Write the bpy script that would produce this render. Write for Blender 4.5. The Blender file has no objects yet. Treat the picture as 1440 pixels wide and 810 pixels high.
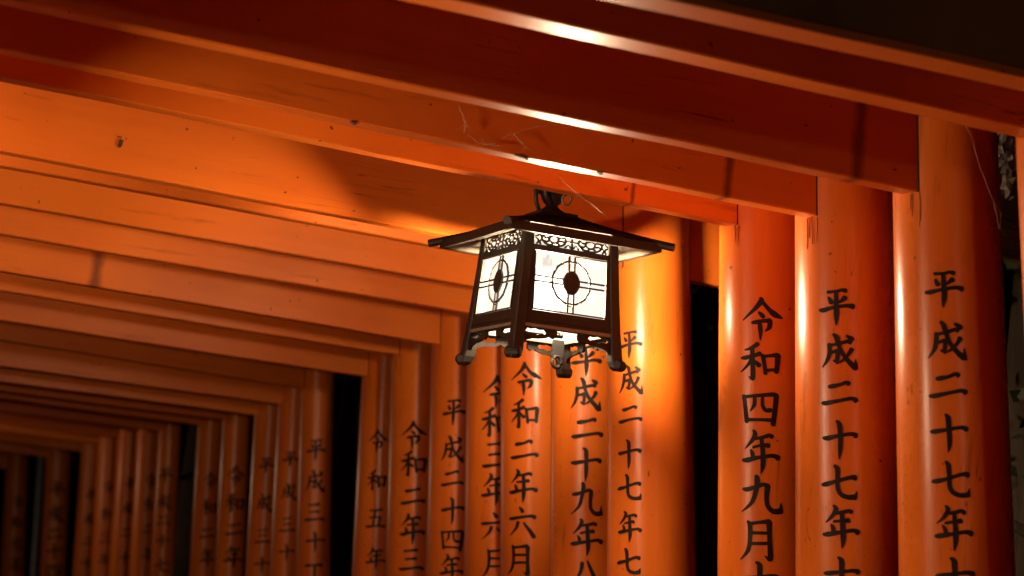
import bpy, bmesh, math, random
from mathutils import Vector, Matrix
random.seed(7)
S = bpy.context.scene
COL = S.collection

# ---------------------------------------------------------------- camera
YAW, PITCH, ROLL = math.radians(21.177), math.radians(9.347), math.radians(6.333)
fwd = Vector((math.sin(YAW)*math.cos(PITCH), math.cos(YAW)*math.cos(PITCH), math.sin(PITCH)))
rgt = Vector((math.cos(YAW), -math.sin(YAW), 0.0)); up = rgt.cross(fwd)
r2 = rgt*math.cos(ROLL)+up*math.sin(ROLL); u2 = -rgt*math.sin(ROLL)+up*math.cos(ROLL)
cd = bpy.data.cameras.new('camera'); cam = bpy.data.objects.new('camera', cd); COL.objects.link(cam)
m = Matrix((r2, u2, -fwd)).transposed().to_4x4(); m.translation = (0, 0, 1.6)
cam.matrix_world = m
cd.sensor_width = 36.0; cd.lens = 36.0*2600/1440
cd.clip_start = 0.05; cd.clip_end = 600
cd.dof.use_dof = True; cd.dof.focus_distance = 5.75; cd.dof.aperture_fstop = 2.6
S.camera = cam

# ---------------------------------------------------------------- night sky, exposure
W = bpy.data.worlds.new('World'); S.world = W; W.use_nodes = True
nt = W.node_tree; bg = nt.nodes['Background']
sky = nt.nodes.new('ShaderNodeTexSky'); sky.sky_type = 'NISHITA'; sky.sun_disc = False
sky.sun_elevation = math.radians(-4); sky.sun_rotation = math.radians(200)
nt.links.new(sky.outputs[0], bg.inputs[0]); bg.inputs[1].default_value = 0.03
S.view_settings.view_transform = 'Standard'; S.view_settings.look = 'None'
S.view_settings.exposure = 0.0; S.view_settings.gamma = 1.0
S.render.engine = 'CYCLES'
S.cycles.use_denoising = True
try: S.cycles.denoiser = 'OPENIMAGEDENOISE'
except Exception: pass
S.cycles.max_bounces = 8; S.cycles.diffuse_bounces = 6; S.cycles.glossy_bounces = 3
S.cycles.transparent_max_bounces = 12; S.cycles.sample_clamp_indirect = 6.0
S.cycles.caustics_reflective = False; S.cycles.caustics_refractive = False
LAMP = (1.0, 0.76, 0.50)          # warm lamp colour
BULB = 440.0                     # watts of the lamp in the lantern
PANE = 1.55                       # glow of the frosted panes

# ---------------------------------------------------------------- materials
def mat(name):
    m = bpy.data.materials.new(name); m.use_nodes = True
    return m, m.node_tree, m.node_tree.nodes['Principled BSDF']
def N(nt, t, **kw):
    n = nt.nodes.new(t)
    for k, v in kw.items():
        if k in n.inputs: n.inputs[k].default_value = v
        else: setattr(n, k, v)
    return n
def ramp(nt, src, stops):
    r = nt.nodes.new('ShaderNodeValToRGB'); e = r.color_ramp.elements
    while len(e) < len(stops): e.new(0.5)
    for i, (p, c) in enumerate(stops):
        e[i].position = p; e[i].color = (c, c, c, 1) if not isinstance(c, tuple) else (*c, 1)
    nt.links.new(src, r.inputs[0]); return r
def mapping(nt, scale, coord='Object'):
    tc = nt.nodes.new('ShaderNodeTexCoord'); mp = nt.nodes.new('ShaderNodeMapping')
    mp.inputs['Scale'].default_value = scale; nt.links.new(tc.outputs[coord], mp.inputs[0])
    # every piece gets its own patch of the pattern
    oi = nt.nodes.new('ShaderNodeObjectInfo'); mu = nt.nodes.new('ShaderNodeMath'); mu.operation = 'MULTIPLY'
    mu.inputs[1].default_value = 57.0; nt.links.new(oi.outputs['Random'], mu.inputs[0])
    nt.links.new(mu.outputs[0], mp.inputs['Location'])
    return mp
def noise(nt, mp, scale, detail=4, rough=0.55):
    n = nt.nodes.new('ShaderNodeTexNoise'); n.inputs['Scale'].default_value = scale
    n.inputs['Detail'].default_value = detail; n.inputs['Roughness'].default_value = rough
    nt.links.new(mp.outputs[0], n.inputs['Vector']); return n
def mix(nt, fac, a, b, blend='MIX'):
    x = nt.nodes.new('ShaderNodeMix'); x.data_type = 'RGBA'; x.blend_type = blend
    for sock, v in ((x.inputs[0], fac), (x.inputs[6], a), (x.inputs[7], b)):
        if hasattr(v, 'is_output'): nt.links.new(v, sock)
        elif isinstance(v, tuple): sock.default_value = (*v, 1)
        else: sock.default_value = v
    return x.outputs[2]
def math_(nt, op, a, b=None, clamp=False):
    x = nt.nodes.new('ShaderNodeMath'); x.operation = op; x.use_clamp = clamp
    for i, v in enumerate((a, b)):
        if v is None: continue
        if hasattr(v, 'is_output'): nt.links.new(v, x.inputs[i])
        else: x.inputs[i].default_value = v
    return x.outputs[0]

def vermilion(name, grain, rough_up=0.0):
    """glossy vermilion lacquer on wood; grain = object-space scale whose small axis is the length of the timber"""
    m, nt, p = mat(name)
    broad = noise(nt, mapping(nt, (1.6, 1.6, 1.6)), 1.3, 3)
    streak = noise(nt, mapping(nt, grain), 5.0, 6, 0.6)
    fine = noise(nt, mapping(nt, grain), 22.0, 5, 0.7)
    speck = noise(nt, mapping(nt, (1, 1, 1)), 38.0, 2, 0.5)
    base = mix(nt, ramp(nt, broad.outputs[0], [(0.35, 0.0), (0.65, 1.0)]).outputs[0], (0.74, 0.155, 0.014), (0.82, 0.190, 0.020))
    base = mix(nt, ramp(nt, streak.outputs[0], [(0.40, 0.0), (0.75, 0.45)]).outputs[0], base, (0.48, 0.060, 0.008))
    base = mix(nt, ramp(nt, fine.outputs[0], [(0.62, 0.0), (0.76, 0.60)]).outputs[0], base, (0.16, 0.030, 0.010))
    base = mix(nt, ramp(nt, speck.outputs[0], [(0.735, 0.0), (0.76, 0.8)]).outputs[0], base, (0.06, 0.020, 0.010))
    # rain-water stain running down a timber at the place the piece asks for
    at = nt.nodes.new('ShaderNodeAttribute'); at.attribute_type = 'OBJECT'; at.attribute_name = 'stain_x'
    aw = nt.nodes.new('ShaderNodeAttribute'); aw.attribute_type = 'OBJECT'; aw.attribute_name = 'stain_w'
    tc = nt.nodes.new('ShaderNodeTexCoord'); sx = nt.nodes.new('ShaderNodeSeparateXYZ'); nt.links.new(tc.outputs['Object'], sx.inputs[0])
    wob = noise(nt, mapping(nt, (1, 1, 1)), 9.0, 4, 0.6)
    dx = math_(nt, 'ABSOLUTE', math_(nt, 'SUBTRACT', sx.outputs[0], at.outputs['Fac']))
    dx = math_(nt, 'DIVIDE', dx, math_(nt, 'MAXIMUM', aw.outputs['Fac'], 0.0001))
    dx = math_(nt, 'ADD', dx, math_(nt, 'MULTIPLY', math_(nt, 'SUBTRACT', wob.outputs[0], 0.5), 1.6))
    st = math_(nt, 'MULTIPLY', math_(nt, 'SUBTRACT', 1.25, dx, True), 0.8)
    base = mix(nt, st, base, (0.14, 0.020, 0.005))
    # hairline drying cracks along the grain
    crk = noise(nt, mapping(nt, tuple(g_*(0.35 if g_ < 0.5 else 1.0) for g_ in grain)), 30.0, 2, 0.4)
    cr = ramp(nt, math_(nt, 'ABSOLUTE', math_(nt, 'SUBTRACT', crk.outputs[0], 0.5)), [(0.0, 0.75), (0.006, 0.0)])
    gate_ = ramp(nt, noise(nt, mapping(nt, (1, 1, 0.5)), 3.2, 2).outputs[0], [(0.58, 0.0), (0.66, 1.0)])
    crf = math_(nt, 'MULTIPLY', cr.outputs[0], gate_.outputs[0])
    base = mix(nt, crf, base, (0.10, 0.016, 0.005))
    nt.links.new(base, p.inputs['Base Color'])
    ro = ramp(nt, streak.outputs[0], [(0.3, 0.22 + rough_up), (0.7, 0.33 + rough_up)])
    ro2 = math_(nt, 'ADD', ro.outputs[0], math_(nt, 'MULTIPLY', speck.outputs[0], 0.06))
    nt.links.new(ro2, p.inputs['Roughness'])
    p.inputs['Specular IOR Level'].default_value = 0.28
    b1 = N(nt, 'ShaderNodeBump', Strength=0.34, Distance=0.004); nt.links.new(streak.outputs[0], b1.inputs['Height'])
    b2 = N(nt, 'ShaderNodeBump', Strength=0.2, Distance=0.001); nt.links.new(fine.outputs[0], b2.inputs['Height'])
    nt.links.new(b1.outputs[0], b2.inputs['Normal']); nt.links.new(b2.outputs[0], p.inputs['Normal'])
    return m
POST = vermilion('vermilion_post_paint', (1.0, 1.0, 0.07))
BEAM = vermilion('vermilion_beam_paint', (0.07, 1.0, 1.0), 0.07)

INK, nt, p = mat('black_ink_paint')
n1 = noise(nt, mapping(nt, (1, 1, 1)), 60, 4)
nt.links.new(ramp(nt, n1.outputs[0], [(0.3, (0.010, 0.006, 0.005)), (0.75, (0.030, 0.013, 0.008))]).outputs[0], p.inputs['Base Color'])
nt.links.new(ramp(nt, n1.outputs[0], [(0.3, 0.45), (0.7, 0.7)]).outputs[0], p.inputs['Roughness']); p.inputs['Specular IOR Level'].default_value = 0.2
bb = N(nt, 'ShaderNodeBump', Strength=0.3, Distance=0.001); nt.links.new(n1.outputs[0], bb.inputs['Height']); nt.links.new(bb.outputs[0], p.inputs['Normal'])

METAL, nt, p = mat('dark_bronze_metal')
n1 = noise(nt, mapping(nt, (1, 1, 1)), 14, 6, 0.65)
nt.links.new(ramp(nt, n1.outputs[0], [(0.3, (0.012, 0.008, 0.006)), (0.7, (0.032, 0.022, 0.015))]).outputs[0], p.inputs['Base Color'])
nt.links.new(ramp(nt, n1.outputs[0], [(0.3, 0.5), (0.7, 0.72)]).outputs[0], p.inputs['Roughness'])
p.inputs['Metallic'].default_value = 0.35
bb = N(nt, 'ShaderNodeBump', Strength=0.25, Distance=0.002); nt.links.new(n1.outputs[0], bb.inputs['Height']); nt.links.new(bb.outputs[0], p.inputs['Normal'])

INNER, nt, p = mat('pale_tin_lining')
n1 = noise(nt, mapping(nt, (1, 1, 1)), 40, 6, 0.7)
nt.links.new(ramp(nt, n1.outputs[0], [(0.3, (0.16, 0.13, 0.10)), (0.7, (0.28, 0.24, 0.19))]).outputs[0], p.inputs['Base Color'])
p.inputs['Roughness'].default_value = 0.5; p.inputs['Metallic'].default_value = 0.3

GLASS, nt, p = mat('lit_frosted_glass')
out = nt.nodes['Material Output']; nt.nodes.remove(p)
em = nt.nodes.new('ShaderNodeEmission'); em.inputs[0].default_value = (1.0, 0.93, 0.80, 1); em.inputs[1].default_value = PANE
tr = nt.nodes.new('ShaderNodeBsdfTransparent'); tr.inputs[0].default_value = (0.85, 0.83, 0.78, 1)
mx = nt.nodes.new('ShaderNodeMixShader'); mx.inputs[0].default_value = 0.5
nt.links.new(tr.outputs[0], mx.inputs[1]); nt.links.new(em.outputs[0], mx.inputs[2]); nt.links.new(mx.outputs[0], out.inputs[0])

FROST = GLASS.copy(); FROST.name = 'lit_opal_glass'
for n_ in FROST.node_tree.nodes:
    if n_.type == 'MIX_SHADER': n_.inputs[0].default_value = 0.88
    if n_.type == 'EMISSION': n_.inputs[1].default_value = 2.2
GLOW, nt, p = mat('glowing_opal_globe')
out = nt.nodes['Material Output']; nt.nodes.remove(p)
em = nt.nodes.new('ShaderNodeEmission'); em.inputs[0].default_value = (1.0, 0.95, 0.84, 1); em.inputs[1].default_value = 14.0
tr = nt.nodes.new('ShaderNodeBsdfTransparent'); mx = nt.nodes.new('ShaderNodeMixShader'); mx.inputs[0].default_value = 0.35
nt.links.new(tr.outputs[0], mx.inputs[1]); nt.links.new(em.outputs[0], mx.inputs[2]); nt.links.new(mx.outputs[0], out.inputs[0])
POWERS = [BULB, 0.40*BULB, 0.40*BULB, 2.15*BULB]  # the visible lantern first, then the three added fill lanterns

def simple(name, c0, c1, scale, rough=0.8, bump=0.4, dist=0.01, sc=(1, 1, 1)):
    m, nt, p = mat(name)
    n1 = noise(nt, mapping(nt, sc), scale, 7, 0.65)
    nt.links.new(ramp(nt, n1.outputs[0], [(0.3, c0), (0.7, c1)]).outputs[0], p.inputs['Base Color'])
    p.inputs['Roughness'].default_value = rough
    b = N(nt, 'ShaderNodeBump', Strength=bump, Distance=dist); nt.links.new(n1.outputs[0], b.inputs['Height']); nt.links.new(b.outputs[0], p.inputs['Normal'])
    return m
BLACK = simple('black_base_lacquer', (0.012, 0.011, 0.010), (0.03, 0.028, 0.026), 8, 0.5)
WOOD = simple('weathered_brown_wood', (0.045, 0.018, 0.009), (0.17, 0.075, 0.038), 6, 0.7, 0.8, 0.02, (0.3, 1, 3))
DARKBEAM = simple('dark_brown_beam', (0.16, 0.055, 0.016), (0.34, 0.110, 0.028), 3, 0.6, 0.6, 0.01, (0.5, 1, .3))
STONE = simple('grey_paving_stone', (0.18, 0.17, 0.16), (0.32, 0.31, 0.29), 7, 0.85)
SOIL = simple('forest_floor_soil', (0.035, 0.026, 0.018), (0.10, 0.08, 0.055), 3, 0.95, 0.8, 0.05)
BARK = simple('tree_bark', (0.035, 0.022, 0.013), (0.085, 0.055, 0.034), 9, 0.9, 1.0, 0.03, (1, 1, 0.2))
LEAF = simple('dark_evergreen_leaf', (0.022, 0.030, 0.011), (0.05, 0.055, 0.02), 4, 0.5)
STEEL = simple('grey_galvanised_steel', (0.25, 0.26, 0.27), (0.38, 0.39, 0.40), 12, 0.45)
WEB, nt, p = mat('pale_cobweb_silk'); p.inputs['Base Color'].default_value = (0.60, 0.45, 0.28, 1); p.inputs['Roughness'].default_value = 0.5
DIRT_GAP_SHADOW = simple('dark_dirt_and_gap_shadow', (0.03, 0.012, 0.006), (0.10, 0.035, 0.014), 90, 0.9)  # dirt and chips; also the strip painted for the joint shadow
GRIME = simple('brown_grime', (0.22, 0.045, 0.010), (0.48, 0.09, 0.015), 60, 0.8)
FILM, nt, p = mat('crumpled_clear_film')
p.inputs['Base Color'].default_value = (0.55, 0.50, 0.44, 1); p.inputs['Roughness'].default_value = 0.12; p.inputs['Alpha'].default_value = 0.55

# ---------------------------------------------------------------- mesh helpers
def link(name, verts, faces, material, parent=None, smooth=False, origin=None):
    me = bpy.data.meshes.new(name); me.from_pydata([tuple(v) for v in verts], [], faces); me.update()
    me.materials.append(material)
    if smooth: me.polygons.foreach_set('use_smooth', [True]*len(me.polygons))
    o = bpy.data.objects.new(name, me); COL.objects.link(o)
    if parent: o.parent = parent
    return o
def link_bm(name, bm, material, parent=None, smooth=False):
    bmesh.ops.recalc_face_normals(bm, faces=bm.faces)
    me = bpy.data.meshes.new(name); bm.to_mesh(me); bm.free(); me.materials.append(material)
    if smooth: me.polygons.foreach_set('use_smooth', [True]*len(me.polygons))
    o = bpy.data.objects.new(name, me); COL.objects.link(o)
    if parent: o.parent = parent
    return o
def empty(name, loc, label, cat, group=None, rotz=0.0):
    o = bpy.data.objects.new(name, None); COL.objects.link(o); o.location = loc; o.rotation_euler = (0, 0, rotz)
    o.empty_display_size = 0.2; o['label'] = label; o['category'] = cat
    if group: o['group'] = group
    return o
def tag(o, label, cat, group=None):
    o['label'] = label; o['category'] = cat
    if group: o['group'] = group
    return o
class G:
    def __init__(s): s.v = []; s.f = []
    def add(s, vs, fs):
        b = len(s.v); s.v += [Vector(v) for v in vs]; s.f += [tuple(i+b for i in f) for f in fs]
    def box(s, x0, x1, y0, y1, z0, z1, fn=lambda p: p):
        vs = [fn(Vector((x, y, z))) for z in (z0, z1) for (x, y) in ((x0, y0), (x1, y0), (x1, y1), (x0, y1))]
        s.add(vs, [(0,3,2,1), (4,5,6,7), (0,1,5,4), (1,2,6,5), (2,3,7,6), (3,0,4,7)])
    def tube(s, pts, rad, n=8, caps=True):
        pts = [Vector(q) for q in pts]; rings = []
        for i, q in enumerate(pts):
            t = (pts[min(i+1, len(pts)-1)]-pts[max(i-1, 0)]).normalized()
            a = Vector((0, 0, 1)) if abs(t.z) < 0.9 else Vector((1, 0, 0))
            u = t.cross(a).normalized(); w = t.cross(u)
            r = rad[i] if isinstance(rad, (list, tuple)) else rad
            rings.append([q+u*(r*math.cos(2*math.pi*k/n))+w*(r*math.sin(2*math.pi*k/n)) for k in range(n)])
        vs = [v for R in rings for v in R]; fs = []
        for i in range(len(rings)-1):
            for k in range(n):
                fs.append((i*n+k, i*n+(k+1) % n, (i+1)*n+(k+1) % n, (i+1)*n+k))
        if caps: fs += [tuple(range(n))[::-1], tuple((len(rings)-1)*n+k for k in range(n))]
        s.add(vs, fs)
    def lathe(s, prof, n=20, c=(0, 0, 0)):
        c = Vector(c); vs = [c+Vector((r*math.cos(2*math.pi*k/n), r*math.sin(2*math.pi*k/n), z)) for r, z in prof for k in range(n)]; fs = []
        for i in range(len(prof)-1):
            for k in range(n): fs.append((i*n+k, i*n+(k+1) % n, (i+1)*n+(k+1) % n, (i+1)*n+k))
        s.add(vs, fs)
    def done(s, name, material, parent=None, smooth=False): return link(name, s.v, s.f, material, parent, smooth)

def spline(pts, step=4.0):
    """Catmull-Rom through (x, y, w) points"""
    P = [pts[0]]+list(pts)+[pts[-1]]; out = []
    for i in range(1, len(P)-2):
        a, b, c, d = P[i-1], P[i], P[i+1], P[i+2]
        n = max(2, int(math.hypot(c[0]-b[0], c[1]-b[1])/step))
        for k in range(n):
            t = k/n
            out.append(tuple(0.5*((2*b[j])+(-a[j]+c[j])*t+(2*a[j]-5*b[j]+4*c[j]-d[j])*t*t+(-a[j]+3*b[j]-3*c[j]+d[j])*t**3) for j in range(3)))
    out.append(tuple(pts[-1])); return out
def ribbon(g, pts, fn, z0, z1, step=4.0, round_ends=True):
    """brush stroke: variable-width ribbon from z0 to z1 thick; fn(x, y, h) gives the 3-D point"""
    q = spline(pts, step)
    if round_ends:
        for end in (0, -1):
            a = q[end]; b = q[1] if end == 0 else q[-2]
            d = Vector((a[0]-b[0], a[1]-b[1])); d = d.normalized() if d.length > 1e-6 else Vector((1, 0))
            if a[2] > 2.5:
                e = (a[0]+d.x*a[2]*0.32, a[1]+d.y*a[2]*0.32, a[2]*0.55)
                q = [e]+q if end == 0 else q+[e]
    L, R = [], []
    for i, a in enumerate(q):
        b = q[max(i-1, 0)]; c = q[min(i+1, len(q)-1)]
        d = Vector((c[0]-b[0], c[1]-b[1])); d = d.normalized() if d.length > 1e-6 else Vector((1, 0))
        nrm = Vector((-d.y, d.x)); w = (max(a[2], 0.5) if round_ends else a[2])/2
        L.append((a[0]+nrm.x*w, a[1]+nrm.y*w)); R.append((a[0]-nrm.x*w, a[1]-nrm.y*w))
    n = len(q); vs = [fn(x, y, z1) for x, y in L]+[fn(x, y, z1) for x, y in R]+[fn(x, y, z0) for x, y in L]+[fn(x, y, z0) for x, y in R]
    fs = []
    for i in range(n-1):
        fs += [(i, i+1, n+i+1, n+i), (i+1, i, 2*n+i, 2*n+i+1), (n+i, n+i+1, 3*n+i+1, 3*n+i)]
    fs += [(0, n, 3*n, 2*n), (2*n-1, n-1, 3*n-1, 4*n-1)]
    g.add(vs, fs)

# ---------------------------------------------------------------- brush-written characters (100 x 100 grid, y down; x, y, brush width)
KANJI = {
'平': [[(27,15,8),(50,12,7),(66,8,8),(76,9,12)], [(29,30,5),(33,36,9),(36,43,12)], [(73,27,12),(64,36,8),(55,44,3)],
      [(4,65,7),(14,65,11),(40,58,8),(78,49,9),(95,51,14)], [(49,13,9),(51,40,10),(51,70,12),(50,88,9),(48,105,2)]],
'成': [[(22,35,6),(50,28,8),(72,20,9),(80,21,11)], [(24,32,10),(24,52,10),(17,76,8),(2,98,2)], [(27,55,7),(38,52,8),(46,50,11)],
      [(46,50,10),(46,66,9),(41,80,9),(34,76,3)], [(36,2,8),(44,10,12),(50,34,10),(60,58,10),(76,78,12),(93,93,15)], [(94,94,12),(95,84,8),(95,68,2)],
      [(84,40,11),(76,56,8),(60,74,6),(42,86,2)], [(72,4,6),(79,8,11),(86,13,13)]],
'二': [[(22,30,8),(30,29,11),(52,23,8),(70,16,9),(76,18,13)], [(3,75,7),(14,75,11),(50,66,8),(84,58,9),(95,61,14)]],
'三': [[(22,16,8),(50,11,7),(72,6,12)], [(26,48,7),(48,44,7),(70,40,11)], [(2,88,7),(14,87,11),(50,80,8),(84,73,9),(96,76,14)]],
'四': [[(8,20,9),(12,50,9),(17,88,10)], [(9,24,7),(50,17,8),(86,11,10),(94,15,13)], [(93,14,12),(90,50,11),(84,90,11)], [(38,22,7),(37,42,8),(26,60,2)],
      [(58,20,7),(59,42,8),(66,54,9),(80,52,10)], [(17,82,8),(50,79,7),(84,78,9)]],
'五': [[(18,14,7),(50,9,7),(80,4,12)], [(47,12,9),(43,45,9),(38,84,9)], [(20,48,7),(50,42,8),(72,40,12)], [(72,41,11),(70,64,9),(66,84,9)], [(0,92,7),(14,91,11),(50,85,8),(84,80,9),(98,84,14)]],
'六': [[(44,0,6),(50,6,11),(55,14,12)], [(2,42,7),(12,41,10),(50,34,8),(84,26,9),(96,30,14)], [(38,50,11),(30,72,8),(4,98,2)], [(58,52,6),(76,72,11),(93,95,14)]],
'七': [[(1,54,6),(12,52,11),(40,44,8),(80,29,9),(95,30,14)], [(38,2,8),(45,10,12),(46,40,10),(47,64,10),(56,78,11),(76,83,11),(93,80,12)], [(93,82,12),(96,74,7),(98,64,2)]],
'八': [[(38,18,11),(32,50,9),(4,94,2)], [(54,10,5),(62,28,9),(78,62,12),(99,92,15)]],
'九': [[(38,2,8),(42,10,12),(38,38,10),(26,72,8),(0,99,2)], [(6,38,7),(14,38,10),(40,29,8),(58,22,9),(67,25,12)], [(67,24,12),(64,55,10),(66,78,10),(80,91,12),(98,88,13)], [(98,89,12),(99,80,7),(99,66,2)]],
'十': [[(3,53,6),(14,52,11),(50,44,8),(82,37,9),(95,40,14)], [(42,6,6),(50,13,12),(51,45,11),(51,80,10),(48,105,2)]],
'年': [[(32,0,6),(38,8,11),(28,26,8),(8,46,2)], [(34,20,6),(58,14,8),(74,9,9),(81,12,11)], [(32,42,6),(52,37,7),(72,34,11)], [(24,50,5),(29,58,10),(31,72,9)],
      [(2,77,6),(14,76,11),(50,67,8),(84,59,9),(97,63,14)], [(54,17,9),(56,50,11),(56,84,11),(52,109,2)]],
'令': [[(48,0,8),(50,6,12),(36,28,9),(0,60,2)], [(50,6,8),(68,28,10),(84,40,14),(104,48,3)], [(42,38,5),(48,42,9),(55,48,10)], [(26,66,6),(34,65,9),(52,60,8),(70,57,11)],
      [(71,58,11),(69,74,10),(58,86,3)], [(45,64,9),(47,84,10),(46,109,3)]],
'和': [[(42,2,10),(26,14,8),(8,20,3)], [(0,42,6),(10,41,10),(28,35,8),(48,28,11)], [(28,14,9),(29,55,10),(28,97,10),(19,90,2)], [(27,42,8),(16,60,6),(-2,80,2)], [(31,46,5),(38,53,9),(46,60,11)],
      [(55,32,10),(58,58,9),(61,80,9)], [(56,35,7),(76,30,8),(92,27,12)], [(93,28,13),(91,52,11),(88,74,10)], [(61,71,7),(76,69,7),(88,68,9)]],
'月': [[(24,6,7),(28,16,10),(28,54,9),(21,82,8),(2,104,2)], [(27,12,8),(54,7,7),(78,2,12)], [(79,4,13),(80,50,10),(80,96,12),(66,88,2)], [(29,36,7),(54,33,7),(78,31,7)], [(28,62,7),(54,59,7),(78,57,7)]],
'丁': [[(4,18,7),(14,18,11),(50,12,8),(86,8,13)], [(50,14,10),(52,60,10),(50,98,10),(36,90,2)]],
'元': [[(24,14,8),(50,10,7),(74,8,12)], [(4,42,7),(50,35,8),(94,32,13)], [(36,42,9),(32,70,8),(4,98,2)], [(60,38,9),(60,76,10),(76,88,11),(96,84,12),(98,66,2)]],
}

# gate table: post depth y, lean, post radius, beam end x, beam underside z there, beam tilt, character size, characters (char, angle round post, height)
GATES = [
(3.245, 0.1159, 0.1362, 2.355, 2.806, 0.0191, 0.0, []),
(3.653, 0.1452, 0.1382, 2.65, 2.839, 0.0089, 0.0, []),
(4.194, 0.118, 0.1497, 2.7, 2.78, 0.0021, 0.1017, [('平', 0.707, 2.521), ('成', 0.683, 2.38), ('二', 0.68, 2.2585), ('十', 0.689, 2.1414), ('七', 0.676, 2.0124), ('年', 0.661, 1.8953), ('十', 0.661, 1.7678)]),
(4.714, 0.11, 0.1525, 2.707, 2.792, -0.0006, 0.1052, [('平', 0.743, 2.526), ('成', 0.699, 2.392), ('二', 0.71, 2.2667), ('十', 0.707, 2.1422), ('七', 0.731, 2.0101), ('年', 0.715, 1.8934), ('十', 0.713, 1.7572)]),
(5.202, 0.107, 0.1468, 2.721, 2.836, -0.0027, 0.1206, [('令', 0.565, 2.5403), ('和', 0.586, 2.399), ('四', 0.622, 2.254), ('年', 0.612, 2.1214), ('九', 0.602, 1.9854), ('月', 0.666, 1.8469), ('十', 0.64, 1.7257)]),
(6.029, 0.1178, 0.1567, 2.706, 2.796, -0.0037, 0.0976, [('平', 0.954, 2.5236), ('成', 0.938, 2.3922), ('二', 0.96, 2.2663), ('十', 0.981, 2.1335), ('七', 0.983, 2.0089), ('年', 0.986, 1.8799), ('七', 1.006, 1.7514)]),
(6.561, 0.1127, 0.1516, 2.706, 2.857, -0.0029, 0.1213, [('平', 0.512, 2.5097), ('成', 0.53, 2.3769), ('二', 0.493, 2.2429), ('十', 0.511, 2.1167), ('九', 0.51, 1.9807), ('年', 0.51, 1.8427), ('八', 0.509, 1.7054)]),
(7.091, 0.1205, 0.1516, 2.713, 2.821, -0.003, 0.1237, [('令', 0.726, 2.4715), ('和', 0.728, 2.3243), ('二', 0.77, 2.1745), ('年', 0.813, 2.0367), ('六', 0.834, 1.8884), ('月', 0.899, 1.7374)]),
(7.498, 0.1118, 0.1513, 2.721, 2.773, -0.0009, 0.1235, [('令', 0.476, 2.4465), ('和', 0.51, 2.3099), ('三', 0.502, 2.1684), ('年', 0.516, 2.0302), ('六', 0.507, 1.8692), ('月', 0.5, 1.7179)]),
(7.961, 0.1012, 0.1545, 2.721, 2.68, -0.0073, 0.1138, [('平', 0.639, 2.3801), ('成', 0.656, 2.2095), ('二', 0.65, 2.0733), ('十', 0.609, 1.9382), ('四', 0.612, 1.8062), ('年', 0.616, 1.6841)]),
(8.539, 0.1027, 0.1556, 2.724, 2.675, -0.0057, 0.1244, [('令', 0.577, 2.299), ('和', 0.534, 2.1577), ('二', 0.556, 1.9994), ('年', 0.557, 1.8554), ('三', 0.557, 1.7021)]),
(9.098, 0.0785, 0.1316, 2.754, 2.613, -0.0019, 0.1023, [('令', 0.569, 2.2913), ('和', 0.523, 2.0892), ('五', 0.509, 1.8968), ('年', 0.45, 1.7026)]),
(10.375, 0.1075, 0.0986, 2.778, 2.637, -0.0109, 0.1191, [('平', 0.304, 2.2916), ('成', 0.302, 2.1101), ('三', 0.301, 1.9294), ('十', 0.224, 1.7702), ('丁', 0.224, 1.5909)]),
(10.87, 0.0852, 0.1028, 2.783, 2.569, 0.0058, 0.0985, [('平', 0.392, 2.2497), ('成', 0.384, 2.0519), ('三', 0.393, 1.8548), ('十', 0.366, 1.6965)]),
(11.442, 0.0807, 0.1031, 2.785, 2.532, 0.0093, 0.1031, [('平', 0.363, 2.2247), ('成', 0.37, 1.9865), ('三', 0.351, 1.7806), ('十', 0.307, 1.6108)]),
(12.342, 0.0888, 0.0961, 2.791, 2.542, 0.0079, 0.1297, [('令', 0.136, 2.1771), ('和', 0.049, 1.994), ('二', 0.014, 1.8157), ('年', 0.029, 1.6422)]),
(13.111, 0.0841, 0.0964, 2.787, 2.541, 0.0003, 0.1116, [('令', 0.041, 2.1562), ('和', -0.009, 1.9671), ('二', 0.097, 1.782), ('年', 0.01, 1.6195)]),
(14.545, 0.0842, 0.0907, 2.804, 2.555, 0.0056, 0.1116, [('平', 0.411, 2.2175), ('成', 0.402, 2.0086), ('二', 0.37, 1.8609), ('十', 0.336, 1.7082), ('七', 0.28, 1.5181)]),
(15.362, 0.0909, 0.1057, 2.78, 2.584, -0.0072, 0.1116, [('令', -0.131, 2.1915), ('和', -0.112, 1.9949), ('二', -0.096, 1.7932), ('年', -0.135, 1.5929)]),
(16.277, 0.084, 0.1053, 2.785, 2.552, -0.0067, 0.1115, [('平', -0.11, 2.18), ('成', -0.051, 1.9657), ('二', -0.052, 1.753), ('十', -0.053, 1.5411)]),
(17.261, 0.0935, 0.1047, 2.787, 2.539, -0.0101, 0.1112, [('令', 0.029, 2.1593), ('和', 0.035, 1.9148), ('三', 0.112, 1.6959), ('年', 0.082, 1.5046)]),
(18.197, 0.0748, 0.1031, 2.794, 2.498, -0.0132, 0.1169, [('平', -0.01, 2.0952), ('成', -0.033, 1.8653), ('二', -0.048, 1.6496), ('十', -0.053, 1.4479)]),
(20.352, 0.0949, 0.1375, 2.76, 2.495, -0.0264, 0.1757, [('平', 0.16, 2.1696), ('成', 0.169, 1.9069), ('二', 0.167, 1.6901), ('十', 0.127, 1.5118), ('四', 0.103, 1.3039)]),
(23.825, 0.1081, 0.1419, 2.763, 2.446, -0.0055, 0.1596, [('令', -0.073, 2.0533), ('和', -0.085, 1.8014), ('元', -0.099, 1.5415), ('年', -0.113, 1.2824)]),
]
XR, XL = 2.9, -0.75                       # post axes at 2.5 m height
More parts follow.
